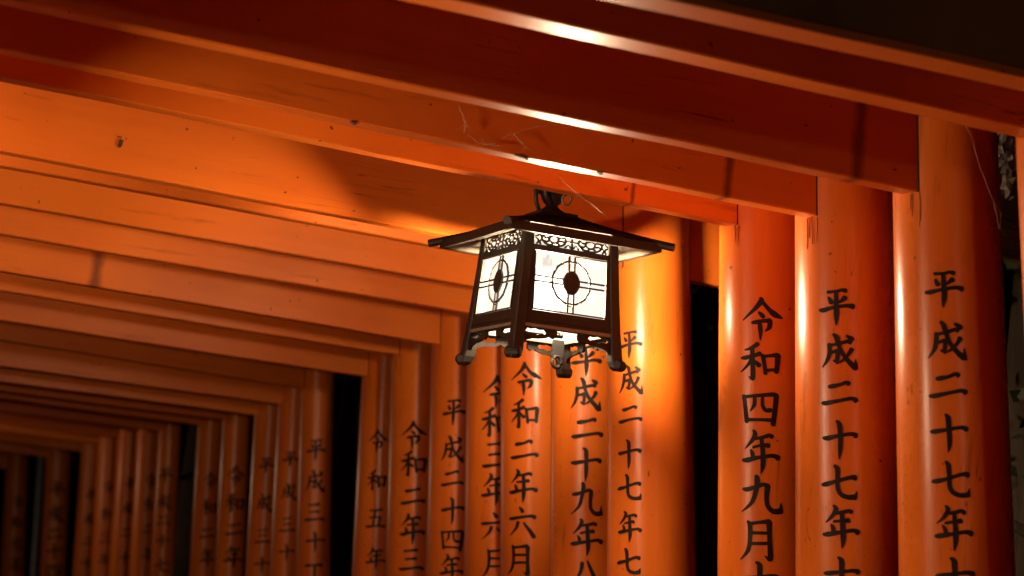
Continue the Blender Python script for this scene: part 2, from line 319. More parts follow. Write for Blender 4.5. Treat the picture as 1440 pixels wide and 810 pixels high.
LABELS = [
 'vermilion torii gate with its beam nearest the top right corner, post out of frame',
 'vermilion torii gate whose post edge just shows at the right edge of the photo',
 'vermilion torii gate with the rightmost fully seen post, brushed 平成二十七年十, dark stain on its beam',
 'vermilion torii gate whose post stands between the 令和四年 post and the rightmost inscribed one',
 'vermilion torii gate whose post is brushed 令和四年九月, in front of and right of the lantern',
 'vermilion torii gate right behind the lantern, post glowing brightest, brushed 平成二十七年七',
 'vermilion torii gate whose post is brushed 平成二十九年八, just left of the brightest glowing post',
 'vermilion torii gate whose post is brushed 令和二年六月, below the lantern',
 'vermilion torii gate whose post is brushed 令和三年六月, below the left foot of the lantern',
 'vermilion torii gate whose post is brushed 平成二十四年, first post clear left of the lantern',
 'vermilion torii gate whose post is brushed 令和二年三, second post left of the lantern',
 'vermilion torii gate whose post is brushed 令和五年, right of the wide dark gap',
 'vermilion torii gate with a thin post brushed 平成三十, left of the wide dark gap',
 'vermilion torii gate, next one behind the thin-posted gate at the wide dark gap',
 'vermilion torii gate, second behind the thin-posted gate at the wide dark gap',
 'vermilion torii gate with thin dim post brushed 令和二年, the right one of that pair',
 'vermilion torii gate with thin dim post brushed 令和二年, the left one of that pair',
 'vermilion torii gate with thin dim post brushed 平成二十七, left of a narrow black gap',
 'vermilion torii gate, dim thin post directly left of the 平成二十七 one at a black gap',
 'vermilion torii gate, dim and blurred, fifth post from the left edge of the photo',
 'vermilion torii gate, dim and blurred, fourth post from the left edge of the photo',
 'vermilion torii gate, dim and blurred, third post from the left edge, by a black gap',
 'vermilion torii gate with dim post brushed 平成二十四, second from the left edge, beside a grey pole',
 'vermilion torii gate farthest down the path, dim post at the left edge of the photo',
]
GROUP = 'torii gates lined up along the path'

def post_mesh(r0, tap, k, sgn, h, seed, yoff=0.0):
    rnd = random.Random(seed); nA, nZ = 56, 30
    ph = [rnd.uniform(0, 6.28) for _ in range(6)]
    vs, fs = [], []
    for i in range(nZ+1):
        z = h*i/nZ; r = r0+tap*(2.2-z); x = sgn*k*(2.5-z)
        for a in range(nA):
            t = 2*math.pi*a/nA
            w = 1+0.0035*math.sin(2*t+ph[0]+0.6*z)+0.0025*math.sin(3*t+ph[1]-1.1*z)+0.002*math.sin(5*t+ph[2])+0.0015*math.sin(9*t+ph[3]+0.4*z)
            vs.append((x+r*w*math.cos(t), r*w*math.sin(t), z))
    for i in range(nZ):
        for a in range(nA): fs.append((i*nA+a, i*nA+(a+1) % nA, (i+1)*nA+(a+1) % nA, (i+1)*nA+a))
    fs.append(tuple(nZ*nA+a for a in range(nA))); fs.append(tuple(range(nA))[::-1])
    return vs, fs

def beam_mesh(x0, x1, y0, y1, zf, h, seed, ch=0.004):
    """long chamfered timber, underside following zf(x), faces very slightly uneven"""
    rnd = random.Random(seed); ph = [rnd.uniform(0, 6.28) for _ in range(4)]; n = 60; vs, fs = [], []
    for i in range(n+1):
        x = x0+(x1-x0)*i/n; z0 = zf(x)+0.0012*math.sin(3.1*x+ph[0])+0.0006*math.sin(11*x+ph[1]); wy = 0.0015*math.sin(2.3*x+ph[2])
        a, b, c, d = y0+wy, y1+wy, z0, z0+h
        ring = [(a+ch, c), (b-ch, c), (b, c+ch), (b, d-ch), (b-ch, d), (a+ch, d), (a, d-ch), (a, c+ch)]
        vs += [(x, y, z) for y, z in ring]
    for i in range(n):
        for a in range(8): fs.append((i*8+a, i*8+(a+1) % 8, (i+1)*8+(a+1) % 8, (i+1)*8+a))
    fs.append(tuple(range(8))[::-1]); fs.append(tuple(n*8+a for a in range(8)))
    return vs, fs

for gi, (Y, k, r, bx, bz, tilt, size, chars) in enumerate(GATES):
    gate = empty('torii_gate', (0, Y, 0), LABELS[gi], 'torii gate', GROUP)
    tap = 0.009 if gi < 6 else 0.004
    H = bz+1.05
    near = gi < 13
    posts = []
    for sgn, X in ((1, XR), (-1, XL)):
        vs, fs = post_mesh(r, tap, k, sgn, H, gi*2+(sgn > 0))
        po = link('post', vs, fs, POST, gate, True); po.location = (X, 0, 0)
        po['stain_x'] = -99.0; po['stain_w'] = 0.01
        g = G(); g.lathe([(r+tap*2.2+0.0, -0.02), (r+tap*2.2+0.02, -0.02), (r+tap*2.2+0.018, 0.32), (r+tap*2.2-0.01, 0.34)], 24, (sgn*k*2.5, 0, 0))
        g.done('base_sleeve', BLACK, po, True)
        posts.append(po)
    pr = posts[0]
    # inscription
    for ci, (c, th, z) in enumerate(chars):
        g = G(); rr = r+tap*(2.2-z); sc = size/100.0
        tone = random.Random(gi*31+ci)
        sx = sc*tone.uniform(0.96, 1.04); sy = sc*tone.uniform(0.95, 1.04)
        def fn(u, v, h, rr=rr, th=th, z=z, sx=sx, sy=sy):
            zz = z-(v-52)*sy; R = rr-tap*(zz-z)+0.0016+h; a = th-(u-50)*sx/rr
            return Vector((k*(2.5-zz)-R*math.sin(a), -R*math.cos(a), zz))
        step = 4.0 if gi < 9 else 9.0
        for si, st in enumerate(KANJI[c]):
            st = [(x+tone.uniform(-1, 1), y+tone.uniform(-1, 1), w*1.18) for x, y, w in st]
            ribbon(g, st, fn, -0.002, 0.0004+0.00013*si, step)
        g.done('brushed_character', INK, pr)
    # tie beam (nuki)
    y0 = -0.4*r; thick = 0.062 if gi not in (0, 1) else 0.085
    zf = lambda x, bx=bx, bz=bz, tilt=tilt: bz+tilt*(x-bx)
    ext = {1: 3.6, 3: 3.22, 4: 3.3, 5: 3.35}.get(gi, XR+k*(2.1-bz)+r*0.45)
    vs, fs = beam_mesh(XL-0.35, ext, y0, y0+thick, zf, 0.36, gi+100)
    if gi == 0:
        vs, fs = beam_mesh(XL-0.35, ext, y0+.004, y0+thick, lambda x: zf(x)+.020, 0.40, 55); link('tie_beam', vs, fs, DARKBEAM, gate)  # dark brown beam just above the thin vermilion lower board
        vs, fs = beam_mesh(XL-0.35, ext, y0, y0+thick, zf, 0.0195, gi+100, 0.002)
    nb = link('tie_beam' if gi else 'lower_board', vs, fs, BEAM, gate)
    sx_ = {2: (2.541, 0.022), 3: (2.432, 0.016), 9: (1.164, 0.03), 4: (2.36, 0.008)}.get(gi, (-99.0, 0.01))
    nb['stain_x'], nb['stain_w'] = sx_
    # dark strip standing for the gap shadow where the beam enters the post
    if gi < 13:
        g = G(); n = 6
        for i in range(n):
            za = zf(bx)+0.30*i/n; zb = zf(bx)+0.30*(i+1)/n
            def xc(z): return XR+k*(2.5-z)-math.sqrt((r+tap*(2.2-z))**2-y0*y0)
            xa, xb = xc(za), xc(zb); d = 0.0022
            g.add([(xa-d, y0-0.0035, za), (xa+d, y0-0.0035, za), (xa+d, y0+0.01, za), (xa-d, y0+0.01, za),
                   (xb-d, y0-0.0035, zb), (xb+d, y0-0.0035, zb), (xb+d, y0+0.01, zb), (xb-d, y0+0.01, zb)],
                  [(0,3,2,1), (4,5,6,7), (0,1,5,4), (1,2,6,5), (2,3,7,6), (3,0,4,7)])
        g.done('joint_gap_shadow', DIRT_GAP_SHADOW, gate)
    if gi in (2, 3, 4, 9, 10):      # grime that has run down the post from the joint
        rd = random.Random(gi*7); g = G()
        for q in range(4):
            th0 = rd.uniform(1.08, 1.40); zt = zf(bx)-rd.uniform(0, .008); ln = rd.uniform(.02, .10)
            def dn(u, v, h, th0=th0, zt=zt):
                zz = zt-v; R = r+tap*(2.2-zz)+0.0015+h; a = th0+u/r
                return Vector((k*(2.5-zz)-R*math.sin(a), -R*math.cos(a), zz))
            w_ = rd.uniform(.001, .0028)
            ribbon(g, [(0, 0, w_), (rd.uniform(-.003, .003), ln*.3, w_*1.5), (rd.uniform(-.003, .003), ln, w_*.3)], dn, -.0015, 0.0002, .01, False)
        g.done('grime_run', GRIME, pr)
    # upper lintel with its cap, above the tie beam
    vs, fs = beam_mesh(XL-0.75, XR+0.75, -0.07, 0.07, lambda x: bz+0.72+0.010*(x-1.07)**2, 0.16, gi+300)
    ub = link('upper_lintel', vs, fs, BEAM, gate); ub['stain_x'] = -99.0; ub['stain_w'] = 0.01
    vs, fs = beam_mesh(XL-0.85, XR+0.85, -0.11, 0.11, lambda x: bz+0.882+0.012*(x-1.07)**2, 0.07, gi+400)
    link('lintel_cap', vs, fs, BLACK, gate)
    if gi == 5:     # flaked patch of paint on the beam left of the lantern
        g = G()
        def ff(u, v, h): return Vector((0.893+u*0.0005, y0-0.0012-h, 2.91-v*0.0005))
        ribbon(g, [(-18,-20,5), (-4,-24,8), (10,-22,5)], ff, 0, 0.0010); ribbon(g, [(2,-8,10), (8,12,26), (4,36,24), (2,46,10)], ff, 0, 0.0012)
        ribbon(g, [(20,-6,6), (24,6,5)], ff, 0, 0.0011)
        fl = g.done('flaked_patch', DIRT_GAP_SHADOW, gate)
    if gi == 3:     # chips and grime on the underside edge
        for cx, w in ((1.79, 0.030), (2.03, 0.012), (1.30, 0.01)):
            g = G(); z = zf(cx)
            def ff(u, v, h, cx=cx, z=z): return Vector((cx+u*0.001, y0+0.012+v*0.001, z-0.0004-h))
            ribbon(g, [(-w*700, -12, 8), (0, -6, 16), (w*600, 2, 12), (w*800, 14, 5)], ff, 0, 0.003)
            g.done('paint_chip', DIRT_GAP_SHADOW, gate)

# ---------------------------------------------------------------- lantern
def hw(z): return 0.165+max(0.0, -z)*0.060
def build_lantern(loc, label, rotz=math.radians(4), tilt=math.radians(-2.0), glow=0):
    L = empty('hanging_lantern', loc, label, 'lantern', 'lanterns hanging along the path'); L.rotation_euler = (0, tilt, rotz)
    def faces():
        for q in range(4):
            M = Matrix.Rotation(q*math.pi/2, 3, 'Z')
            yield q, (lambda u, v, h, M=M: M @ Vector((u, -(hw(v)+h), v)))
    # corner legs, square, flared, ending in curled feet
    for q in range(4):
        M = Matrix.Rotation(q*math.pi/2, 3, 'Z'); g = G(); secs = []
        prof = [(0.0, 0.0, 0.017), (-0.10, 0, 0.017), (-0.20, 0, 0.0175), (-0.30, 0.001, 0.018), (-0.345, 0.002, 0.019), (-0.375, 0.002, 0.020), (-0.400, 0.004, 0.021), (-0.418, 0.008, 0.020), (-0.428, 0.011, 0.014)]
        vs, fs = [], []
        for (z, o, w) in prof:
            c = hw(max(z, -0.44))-0.013+o; b = w*0.22
            sq = [(-w+b, -w), (w-b, -w), (w, -w+b), (w, w-b), (w-b, w), (-w+b, w), (-w, w-b), (-w, -w+b)]
            for a_, b_ in sq: vs.append(M @ Vector((c+a_, -c+b_, z)))
        n = len(prof)
        for i in range(n-1):
            for a in range(8): fs.append((i*8+a, (i+1)*8+a, (i+1)*8+(a+1) % 8, i*8+(a+1) % 8))
        fs += [tuple(range(8)), tuple((n-1)*8+a for a in range(8))[::-1]]
        g.add(vs, fs)
        lg = g.done('leg', METAL, L)
        c = hw(-0.44)-0.001; d = M @ Vector((1, 1, 0)).normalized(); cc = M @ Vector((c, -c, -0.410))
        g = G(); g.tube([cc-d*0.026, cc-d*0.020, cc+d*0.020, cc+d*0.026], [0.012, 0.019, 0.019, 0.012], 14); g.done('foot_roll', METAL, lg, False)
    for q, fn in faces():
        # frame of this face: rails and stiles round the pane
        g = G()
        def bar(u0, u1, v0, v1, h0, h1):
            n = 1
            P = [(u0, v0), (u1, v0), (u1, v1), (u0, v1)]
            vs = [fn(u, v, h0) for u, v in P]+[fn(u, v, h1) for u, v in P]
            g.add(vs, [(0,1,2,3), (7,6,5,4), (0,4,5,1), (1,5,6,2), (2,6,7,3), (3,7,4,0)])
        e = 0.150
        bar(-e, e, -0.010, 0.0, -0.010, 0.0005)
        bar(-e, e, -0.074, -0.056, -0.010, 0.0015)
        bar(-e-.014, e+.014, -0.345+.02, -0.268, -0.012, 0.0015)
        bar(-e-.016, e+.016, -0.300, -0.293, -0.008, 0.0045)
        bar(-e-.004, -e+0.020, -0.268, -0.074, -0.010, 0.0010); bar(e-0.020, e+.004, -0.268, -0.074, -0.010, 0.0010)
        bar(-e-.004, -e+0.014, -0.056, -0.010, -0.010, 0.0010); bar(e-0.014, e+.004, -0.056, -0.010, -0.010, 0.0010)
        # thin inner bead
        for (a, b, c2, d2) in ((-.132, -.128, -.266, -.076), (.128, .132, -.266, -.076)): bar(a, b, c2, d2, -0.006, 0.004)
        bar(-.132, .132, -.080, -.076, -0.0055, 0.0038); bar(-.132, .132, -.266, -.262, -0.0055, 0.0038)
        fr = g.done('face_frame', METAL, L)
        # lit pane
        g = G(); g.add([fn(-.150, -.30, -.0075), fn(.150, -.30, -.0075), fn(.150, -.07, -.0075), fn(-.150, -.07, -.0075)], [(0, 1, 2, 3)])
        g.done('lit_pane', GLASS, L)
        g = G(); g.add([fn(-.150, -.070, -.0078), fn(.150, -.070, -.0078), fn(.150, -.004, -.0078), fn(-.150, -.004, -.0078)], [(0, 1, 2, 3)])
        g.done('frieze_backing', GLASS, L)
        # double mullions
        g = G(); cu, cv = 0.004, -0.165
        for du in (-0.010, 0.010):
            bar(cu+du-.0032, cu+du+.0032, -.262, cv-.036, -.0045, .0005); bar(cu+du-.0032, cu+du+.0032, cv+.036, -.080, -.0045, .0005)
        for dv in (-0.0085, 0.0085):
            bar(-.128, cu-.030, cv+dv-.0028, cv+dv+.0028, -.0045, .0002); bar(cu+.030, .128, cv+dv-.0028, cv+dv+.0028, -.0045, .0002)
        bar(cu-.010, cu+.010, -.243, -.240, -.0045, .0002)
        g.done('mullion', METAL, L)
        # oval medallion
        g = G(); n = 28; vs = []
        for hh, sc in ((-.004, 1.0), (.002, 1.0), (.0045, .82)):
            vs += [fn(cu+.030*sc*math.cos(2*math.pi*i/n)*(1+.04*math.cos(8*math.pi*i/n)), cv+.039*sc*math.sin(2*math.pi*i/n), hh) for i in range(n)]
        vs.append(fn(cu, cv, .006)); fs = []
        for rr_ in (0, 1):
            for i in range(n): fs.append((rr_*n+i, rr_*n+(i+1) % n, (rr_+1)*n+(i+1) % n, (rr_+1)*n+i))
        for i in range(n): fs.append((2*n+i, 2*n+(i+1) % n, 3*n))
        g.add(vs, fs); g.done('medallion', METAL, L)
        # scalloped wreath ring
        g = G(); pts = []
        for i in range(97):
            t = 2*math.pi*i/96; R = 0.066*(1+0.035*abs(math.sin(6*t)))
            pts.append((cu+R*math.cos(t), cv+R*1.02*math.sin(t), 0.0042+0.0018*abs(math.sin(6*t))))
        ribbon(g, pts, lambda u, v, h: fn(u, v, h), -0.004, 0.0005, 1.0, False)
        for i in range(24):
            t = 2*math.pi*(i+.3)/24; R = 0.069; s_ = 0.0052 if i % 2 else 0.0035
            a = (cu+R*math.cos(t), cv+R*math.sin(t)); 
            ribbon(g, [(a[0]-s_*math.sin(t+.5), a[1]+s_*math.cos(t+.5), .0032), (a[0]+s_*math.sin(t+.5), a[1]-s_*math.cos(t+.5), .0048)], lambda u, v, h: fn(u, v, h), -0.0042, 0.0009, 1.0, False)
        g.done('wreath_ring', METAL, L)
        # openwork frieze
        g = G(); f3 = lambda u, v, h: fn(u, v, h)
        vm = -0.033
        def rb(pts, w, h=0.0012): ribbon(g, [(a, b, w) for a, b in pts], f3, -0.003, h, 0.006, False)
        for sx in (-1, 1):
            cxn = sx*0.066
            for (rx, ry, w) in ((0.043, 0.0215, .0068), (0.017, 0.0115, .0066)):
                rb([(cxn+rx*math.cos(t*math.pi/8), vm+ry*math.sin(t*math.pi/8)) for t in range(17)], w, 0.0012)
            for t in range(8):
                a = (t+.5)*math.pi/4
                rb([(cxn+0.018*math.cos(a), vm+.012*math.sin(a)), (cxn+0.031*math.cos(a+.25), vm+.0165*math.sin(a+.25)), (cxn+0.042*math.cos(a), vm+.021*math.sin(a))], .0062, 0.0018)
            for s2 in (-1, 1):
                rb([(sx*.132, vm+s2*.003), (sx*.123, vm+s2*.006), (sx*.121, vm+s2*.014), (sx*.127, vm+s2*.021)], .006, .0014)
                rb([(sx*.112, vm+s2*.022), (sx*.116, vm+s2*.012), (sx*.108, vm+s2*.004)], .0056, .0016)
                rb([(sx*.026, vm+s2*.021), (sx*.014, vm+s2*.012), (sx*.004, vm+s2*.020)], .0056, .0016)
        rb([(0.0, -.056), (0.0, -.010)], .006, .002)
        rb([(-.024, vm), (.024, vm)], .005, .0022)
        g.done('openwork_frieze', METAL, L)
        # apron brackets with kidney-shaped cut-outs under the lower rail
        for sx in (-1, 1):
            cu_ = bpy.data.curves.new('apron_curve', 'CURVE'); cu_.dimensions = '2D'; cu_.fill_mode = 'BOTH'; cu_.extrude = 0.005
            outer = [(.183, -.318), (.045, -.318), (.036, -.330), (.038, -.345), (.050, -.353), (.064, -.347), (.078, -.354), (.100, -.358), (.125, -.360), (.148, -.368), (.160, -.385), (.172, -.400), (.186, -.405)]
            hole = [(.150, -.337), (.140, -.345), (.125, -.342), (.110, -.347), (.096, -.341), (.082, -.343), (.074, -.335), (.082, -.327), (.098, -.329), (.112, -.325), (.128, -.329), (.142, -.326)]
            for pl in (outer, hole):
                sp = cu_.splines.new('POLY'); sp.points.add(len(pl)-1); sp.use_cyclic_u = True
                for i, (a, b) in enumerate(pl): sp.points[i].co = (sx*a, b, 0, 1)
            tmp = bpy.data.objects.new('tmp', cu_); COL.objects.link(tmp)
            me = bpy.data.meshes.new_from_object(tmp.evaluated_get(bpy.context.evaluated_depsgraph_get()))
            bpy.data.objects.remove(tmp)
            for v in me.vertices: v.co = fn(v.co.x, v.co.y, v.co.z-0.006)
            me.materials.clear(); me.materials.append(METAL)
            ap = bpy.data.objects.new('apron_bracket', me); COL.objects.link(ap); ap.parent = L
    # bottom tray with lit glass
    g = G(); w = 0.186; z0 = -0.318
    for (a, b, c, d) in ((-w, w, -w, -w+.034), (-w, w, w-.034, w), (-w, -w+.034, -w+.034, w-.034), (w-.034, w, -w+.034, w-.034)): g.box(a, b, c, d, z0-.004, z0+.006)
    g.done('bottom_tray', INNER, L)
    g = G(); w = 0.152; g.add([(-w, -w, z0+.002), (w, -w, z0+.002), (w, w, z0+.002), (-w, w, z0+.002)], [(0, 3, 2, 1)]); g.done('bottom_pane', FROST, L)
    # latch bar and pull ring hanging below the far corner
    g = G(); g.tube([(-.15, -.10, z0-.016), (-.04, -.12, z0-.016), (0.01, -.125, z0-.016), (.016, -.11, z0-.010), (.012, -.10, z0+.0)], .006, 8); g.done('latch_bar', METAL, L, True)
    g = G()
    g.box(.092, .132, .092, .104, z0-.052, z0+.004); tab = g.done('pull_tab', BLACK, L)
    g = G(); pts = [(.112+.018*math.cos(t*math.pi/8), .098, z0-.070-.019*math.sin(t*math.pi/8)) for t in range(17)]
    g.tube(pts, .0068, 8, False); g.tube([(.094, .098, z0-.072), (.094, .098, z0-.050), (.130, .098, z0-.050), (.130, .098, z0-.072)], .0065, 8); g.done('pull_ring', METAL, tab, True)
    # roof: fascia, tin soffit, hipped top, ribs running past the corners
    R = 0.272
    g = G()
    for q in range(4):
        M = Matrix.Rotation(q*math.pi/2, 3, 'Z')
        n = 10; vs, fs = [], []
        for i in range(n+1):
            u = -R+2*R*i/n; lift = 0.002*abs(u/R)**2.5-0.040
            for (y, z) in ((-R, .0), (-R, .028), (-R+.012, .032), (-R+.012, .0)):
                uu = u if abs(u) < R-1e-6 else math.copysign(-y, u)
                vs.append(M @ Vector((uu, y, z+lift)))
        for i in range(n):
            for a in range(4): fs.append((i*4+a, (i+1)*4+a, (i+1)*4+(a+1) % 4, i*4+(a+1) % 4))
        g.add(vs, fs)
    g.done('roof_fascia', METAL, L)
    g = G(); a = R-.011
    vs, fs = [], []
    for q in range(4):
        M = Matrix.Rotation(q*math.pi/2, 3, 'Z'); b = len(vs)
        vs += [M @ Vector(v) for v in ((-a, -a, -.036), (0, -a, -.037), (a, -a, -.036), (.158, -.158, -.001), (-.158, -.158, -.001))]; fs += [(b, b+1, b+4), (b+1, b+3, b+4), (b+1, b+2, b+3)]
    g.add(vs, fs); g.done('roof_soffit', INNER, L)
    g = G(); prof = [(R-.004, -.008), (.22, .006), (.16, .026), (.10, .050), (.055, .072)]
    for q in range(4):
        M = Matrix.Rotation(q*math.pi/2, 3, 'Z'); vs, fs = [], []
        for j, (rr_, z) in enumerate(prof):
            for i in range(7):
                s = -1+2*i/6; lift = 0.002*abs(s)**2.5
                vs.append(M @ Vector((rr_*s, -rr_, z+lift)))
        for j in range(len(prof)-1):
            for i in range(6): fs.append((j*7+i, j*7+i+1, (j+1)*7+i+1, (j+1)*7+i))
        g.add(vs, fs)
    g.box(-.066, .066, -.066, .066, .066, .082)
    g.done('roof_top', METAL, L)
    for q in range(4):
        M = Matrix.Rotation(q*math.pi/2, 3, 'Z'); g = G()
        pts = [(.055, .081), (.10, .060), (.16, .036), (.22, .016), (R-.004, .001), (.300, -.008)]
        g.tube([M @ Vector((d, -d, z-.014)) for d, z in pts], [.012, .012, .0125, .013, .0135, .0135], 10)
        g.done('hip_rib', METAL, L, False)
    # finial, hanger and cable
    g = G(); g.lathe([(.0, .078), (.044, .081), (.042, .092), (.022, .106), (.019, .112), (.030, .122), (.036, .134), (.040, .146), (.058, .156), (.062, .162), (.062, .170), (.0, .170)], 20)
    g.done('finial', METAL, L, True)
    g = G(); g.tube([(.036+.016*math.cos(t), -.034, .134+.020*math.sin(t)) for t in [i*math.pi/8 for i in range(17)]], .004, 6, False); g.done('hanger_ring', INNER, L, True)
    g = G(); g.tube([(-.052, -.02, .080), (-.068, -.02, .110), (-.072, -.02, .145), (-.066, -.01, .18), (-.05, 0, .215)], .0075, 8)
    g.tube([(-.016, -.02, .115), (-.038, -.03, .135), (-.046, -.03, .160), (-.04, -.01, .19), (-.03, 0, .215)], .009, 8); g.done('power_cable', BLACK, L, True)
    g = G(); g.box(-.014, .014, -.014, .014, .168, .34); g.box(-.07, .06, -.035, .035, .205, .255)
    M3 = Matrix.Rotation(-rotz, 3, 'Z')
    g.v = [v for v in g.v]
    g.done('junction_box', METAL, L)
    # bulb
    g = G(); n = 12; prof = [(0.001, -.090), (.030, -.085), (.052, -.068), (.064, -.040), (.066, -.005), (.056, .028), (.034, .044), (.013, .052)]
    g.lathe(prof, 16, (0, 0, -.165)); bo_ = g.done('bulb', GLOW, L, True)
    ld = bpy.data.lights.new('lamp_light', 'POINT'); ld.energy = POWERS[glow]; ld.color = LAMP; ld.shadow_soft_size = 0.062
    lo = bpy.data.objects.new('lamp_light', ld); COL.objects.link(lo); lo.parent = L; lo.location = (0, 0, -.183)
    g = G(); g.lathe([(.014, .045), (.016, .046), (.016, .10), (.0, .10)], 12, (0, 0, -.165)); g.tube([(0, 0, -.066), (0, 0, .03)], .006, 8); g.done('lamp_socket', METAL, L, True)
    return L
build_lantern((2.256, 5.536, 2.760), 'lit bronze lantern with glowing white panes hanging before the brightest torii post')

build_lantern((1.10, -1.60, 2.780), 'added lit bronze lantern behind the viewer, unseen fill for the near end of the path', glow=1)  # added lamp behind the camera, brightens the near beam faces
build_lantern((0.20, 16.0, 2.25), 'added lit bronze lantern farther down the path, unseen fill for the far posts', glow=2)  # added lamp out of view, brightens the far end of the row
build_lantern((-0.33, 4.15, 2.27), 'added lit bronze lantern low at the left posts, unseen fill for the right posts', glow=3)  # added lamp out of view, fills the right-hand posts from the left
# iron bar that carries the lantern, spanning from one gate beam to the next
g = G(); g.box(2.241, 2.271, 5.215, 5.962, 3.098, 3.135)
tag(g.done('hanging_bar', BLACK), 'black iron bar above the lantern between two torii beams', 'iron bar')

# ---------------------------------------------------------------- cobwebs
def web(lines, label, r=0.00045):
    g = G(); rnd = random.Random(len(label))
    for pts in lines:
        q = []
        for i in range(len(pts)-1):
            a, b = Vector(pts[i]), Vector(pts[i+1])
            for t in range(4):
                q.append(a.lerp(b, t/4)+Vector((rnd.uniform(-.0015, .0015), rnd.uniform(-.003, .001), rnd.uniform(-.0015, .0015))))
        q.append(Vector(pts[-1]))
        g.tube(q, [r*rnd.uniform(.4, 1.8) for _ in q], 5)
        for f_ in range(5):       # loose side threads and dust clumps
            a = q[rnd.randrange(len(q))]; b = a+Vector((rnd.uniform(-.03, .03), 0, rnd.uniform(-.022, .012))); m_ = (a+b)/2+Vector((0, 0, rnd.uniform(-.006, .002)))
            g.tube([a, m_, b], [r*.55, r*.35, r*.25], 4)
        for f_ in range(4):
            a = q[rnd.randrange(len(q))]; s_ = rnd.uniform(.0008, .0022)
            g.tube([a+Vector((-s_, 0, 0)), a, a+Vector((s_*1.5, 0, -s_))], [s_*.3, s_*.8, s_*.3], 5)
    return tag(g.done('cobweb', WEB), label, 'cobweb')
web([[(1.586, 4.64, 2.889), (1.606, 4.64, 2.848), (1.607, 4.64, 2.819)], [(1.6, 4.637, 2.86), (1.612, 4.64, 2.84), (1.606, 4.64, 2.822)]], 'short torn cobweb strand on the beam left above the lantern')
web([[(1.716, 4.64, 2.822), (1.751, 4.64, 2.845), (1.798, 4.64, 2.87), (1.875, 4.64, 2.894)], [(1.756, 4.64, 2.842), (1.778, 4.64, 2.822), (1.807, 4.64, 2.809)], [(1.75, 4.637, 2.844), (1.765, 4.64, 2.835), (1.79, 4.64, 2.82)]], 'forked cobweb strand on the beam above the lantern')
web([[(1.62, 4.64, 2.815), (1.652, 4.64, 2.800), (1.678, 4.64, 2.800), (1.711, 4.64, 2.803)], [(1.66, 4.64, 2.812), (1.672, 4.64, 2.80), (1.70, 4.64, 2.806)]], 'clumped cobweb along the lower edge of the beam above the lantern')
web([[(2.097, 5.12, 2.869), (2.118, 5.12, 2.853), (2.144, 5.10, 2.831), (2.198, 5.10, 2.802), (2.256, 5.12, 2.783)], [(2.11, 5.12, 2.86), (2.15, 5.10, 2.824), (2.23, 5.10, 2.79)]], 'fine bright cobweb strand slanting down right above the lantern roof', 0.0005)
web([[(2.768, 4.0, 2.953), (2.797, 4.0, 2.924), (2.821, 4.0, 2.86), (2.858, 4.0, 2.795), (2.889, 4.0, 2.747), (2.908, 4.0, 2.731), (2.907, 4.0, 2.692)], [(2.88, 4.0, 2.755), (2.90, 4.0, 2.705), (2.905, 4.0, 2.69)]], 'long cobweb strand hanging beside the rightmost inscribed post', 0.0005)

# crumpled clear film stuck between the two right-hand posts
rnd = random.Random(3); vs, fs = [], []
nx, nz = 9, 14
for j in range(nz+1):
    for i in range(nx+1):
        vs.append((3.195+0.085*i/nx+rnd.uniform(-.006, .006)+0.02*j/nz, 4.45+rnd.uniform(-.014, .014), 3.11-0.20*j/nz+rnd.uniform(-.008, .008)))
for j in range(nz):
    for i in range(nx):
        if j > 7 and (i < 2 or i > 5): continue
        fs.append((j*(nx+1)+i, j*(nx+1)+i+1, (j+1)*(nx+1)+i+1, (j+1)*(nx+1)+i))
tag(link('plastic_film', vs, fs, FILM), 'crumpled clear film catching light in the gap at the upper right', 'plastic film')

# weathered board behind that gap
vs, fs = beam_mesh(3.08, 3.95, 4.51, 4.545, lambda x: 2.745-0.02*(x-3.2), 0.55, 77)
bo = link('weathered_board', vs, fs, WOOD); tag(bo, 'weathered dark wooden board seen in the gap at the upper right', 'board')
g = G(); g.tube([(3.8, 4.56, 0), (3.8, 4.56, 3.35)], [.05, .045], 12)
bp = g.done('support_stake', WOOD, bo, True)

# grey pole far down the path
pr = empty('grey_pole', (2.90, 21.6, 0), 'slim grey metal pole beside the second inscribed post from the left edge', 'pole')
g = G(); g.tube([(0.16, 0, 0), (0.08, 0, 1.3), (-.03, 0, 2.62)], .034, 12); g.done('shaft', STEEL, pr, True)
g = G(); g.lathe([(0.07, 0), (0.07, .03), (.04, .05)], 12, (0.16, 0, 0)); g.done('base_collar', STEEL, pr, True)

# ---------------------------------------------------------------- ground and path
def grid(name, x0, x1, y0, y1, nx, ny, zfn, m):
    vs = [(x0+(x1-x0)*i/nx, y0+(y1-y0)*j/ny, 0) for j in range(ny+1) for i in range(nx+1)]
    vs = [(x, y, zfn(x, y)) for x, y, _ in vs]
    fs = [(j*(nx+1)+i, j*(nx+1)+i+1, (j+1)*(nx+1)+i+1, (j+1)*(nx+1)+i) for j in range(ny) for i in range(nx)]
    o = link(name, vs, fs, m); o['kind'] = 'structure'; return o
grid('ground', -150, 150, -150, 200, 60, 60, lambda x, y: -0.004, SOIL)
grid('stone_path', -0.4, 2.55, -4, 40, 6, 60, lambda x, y: 0.0, STONE)

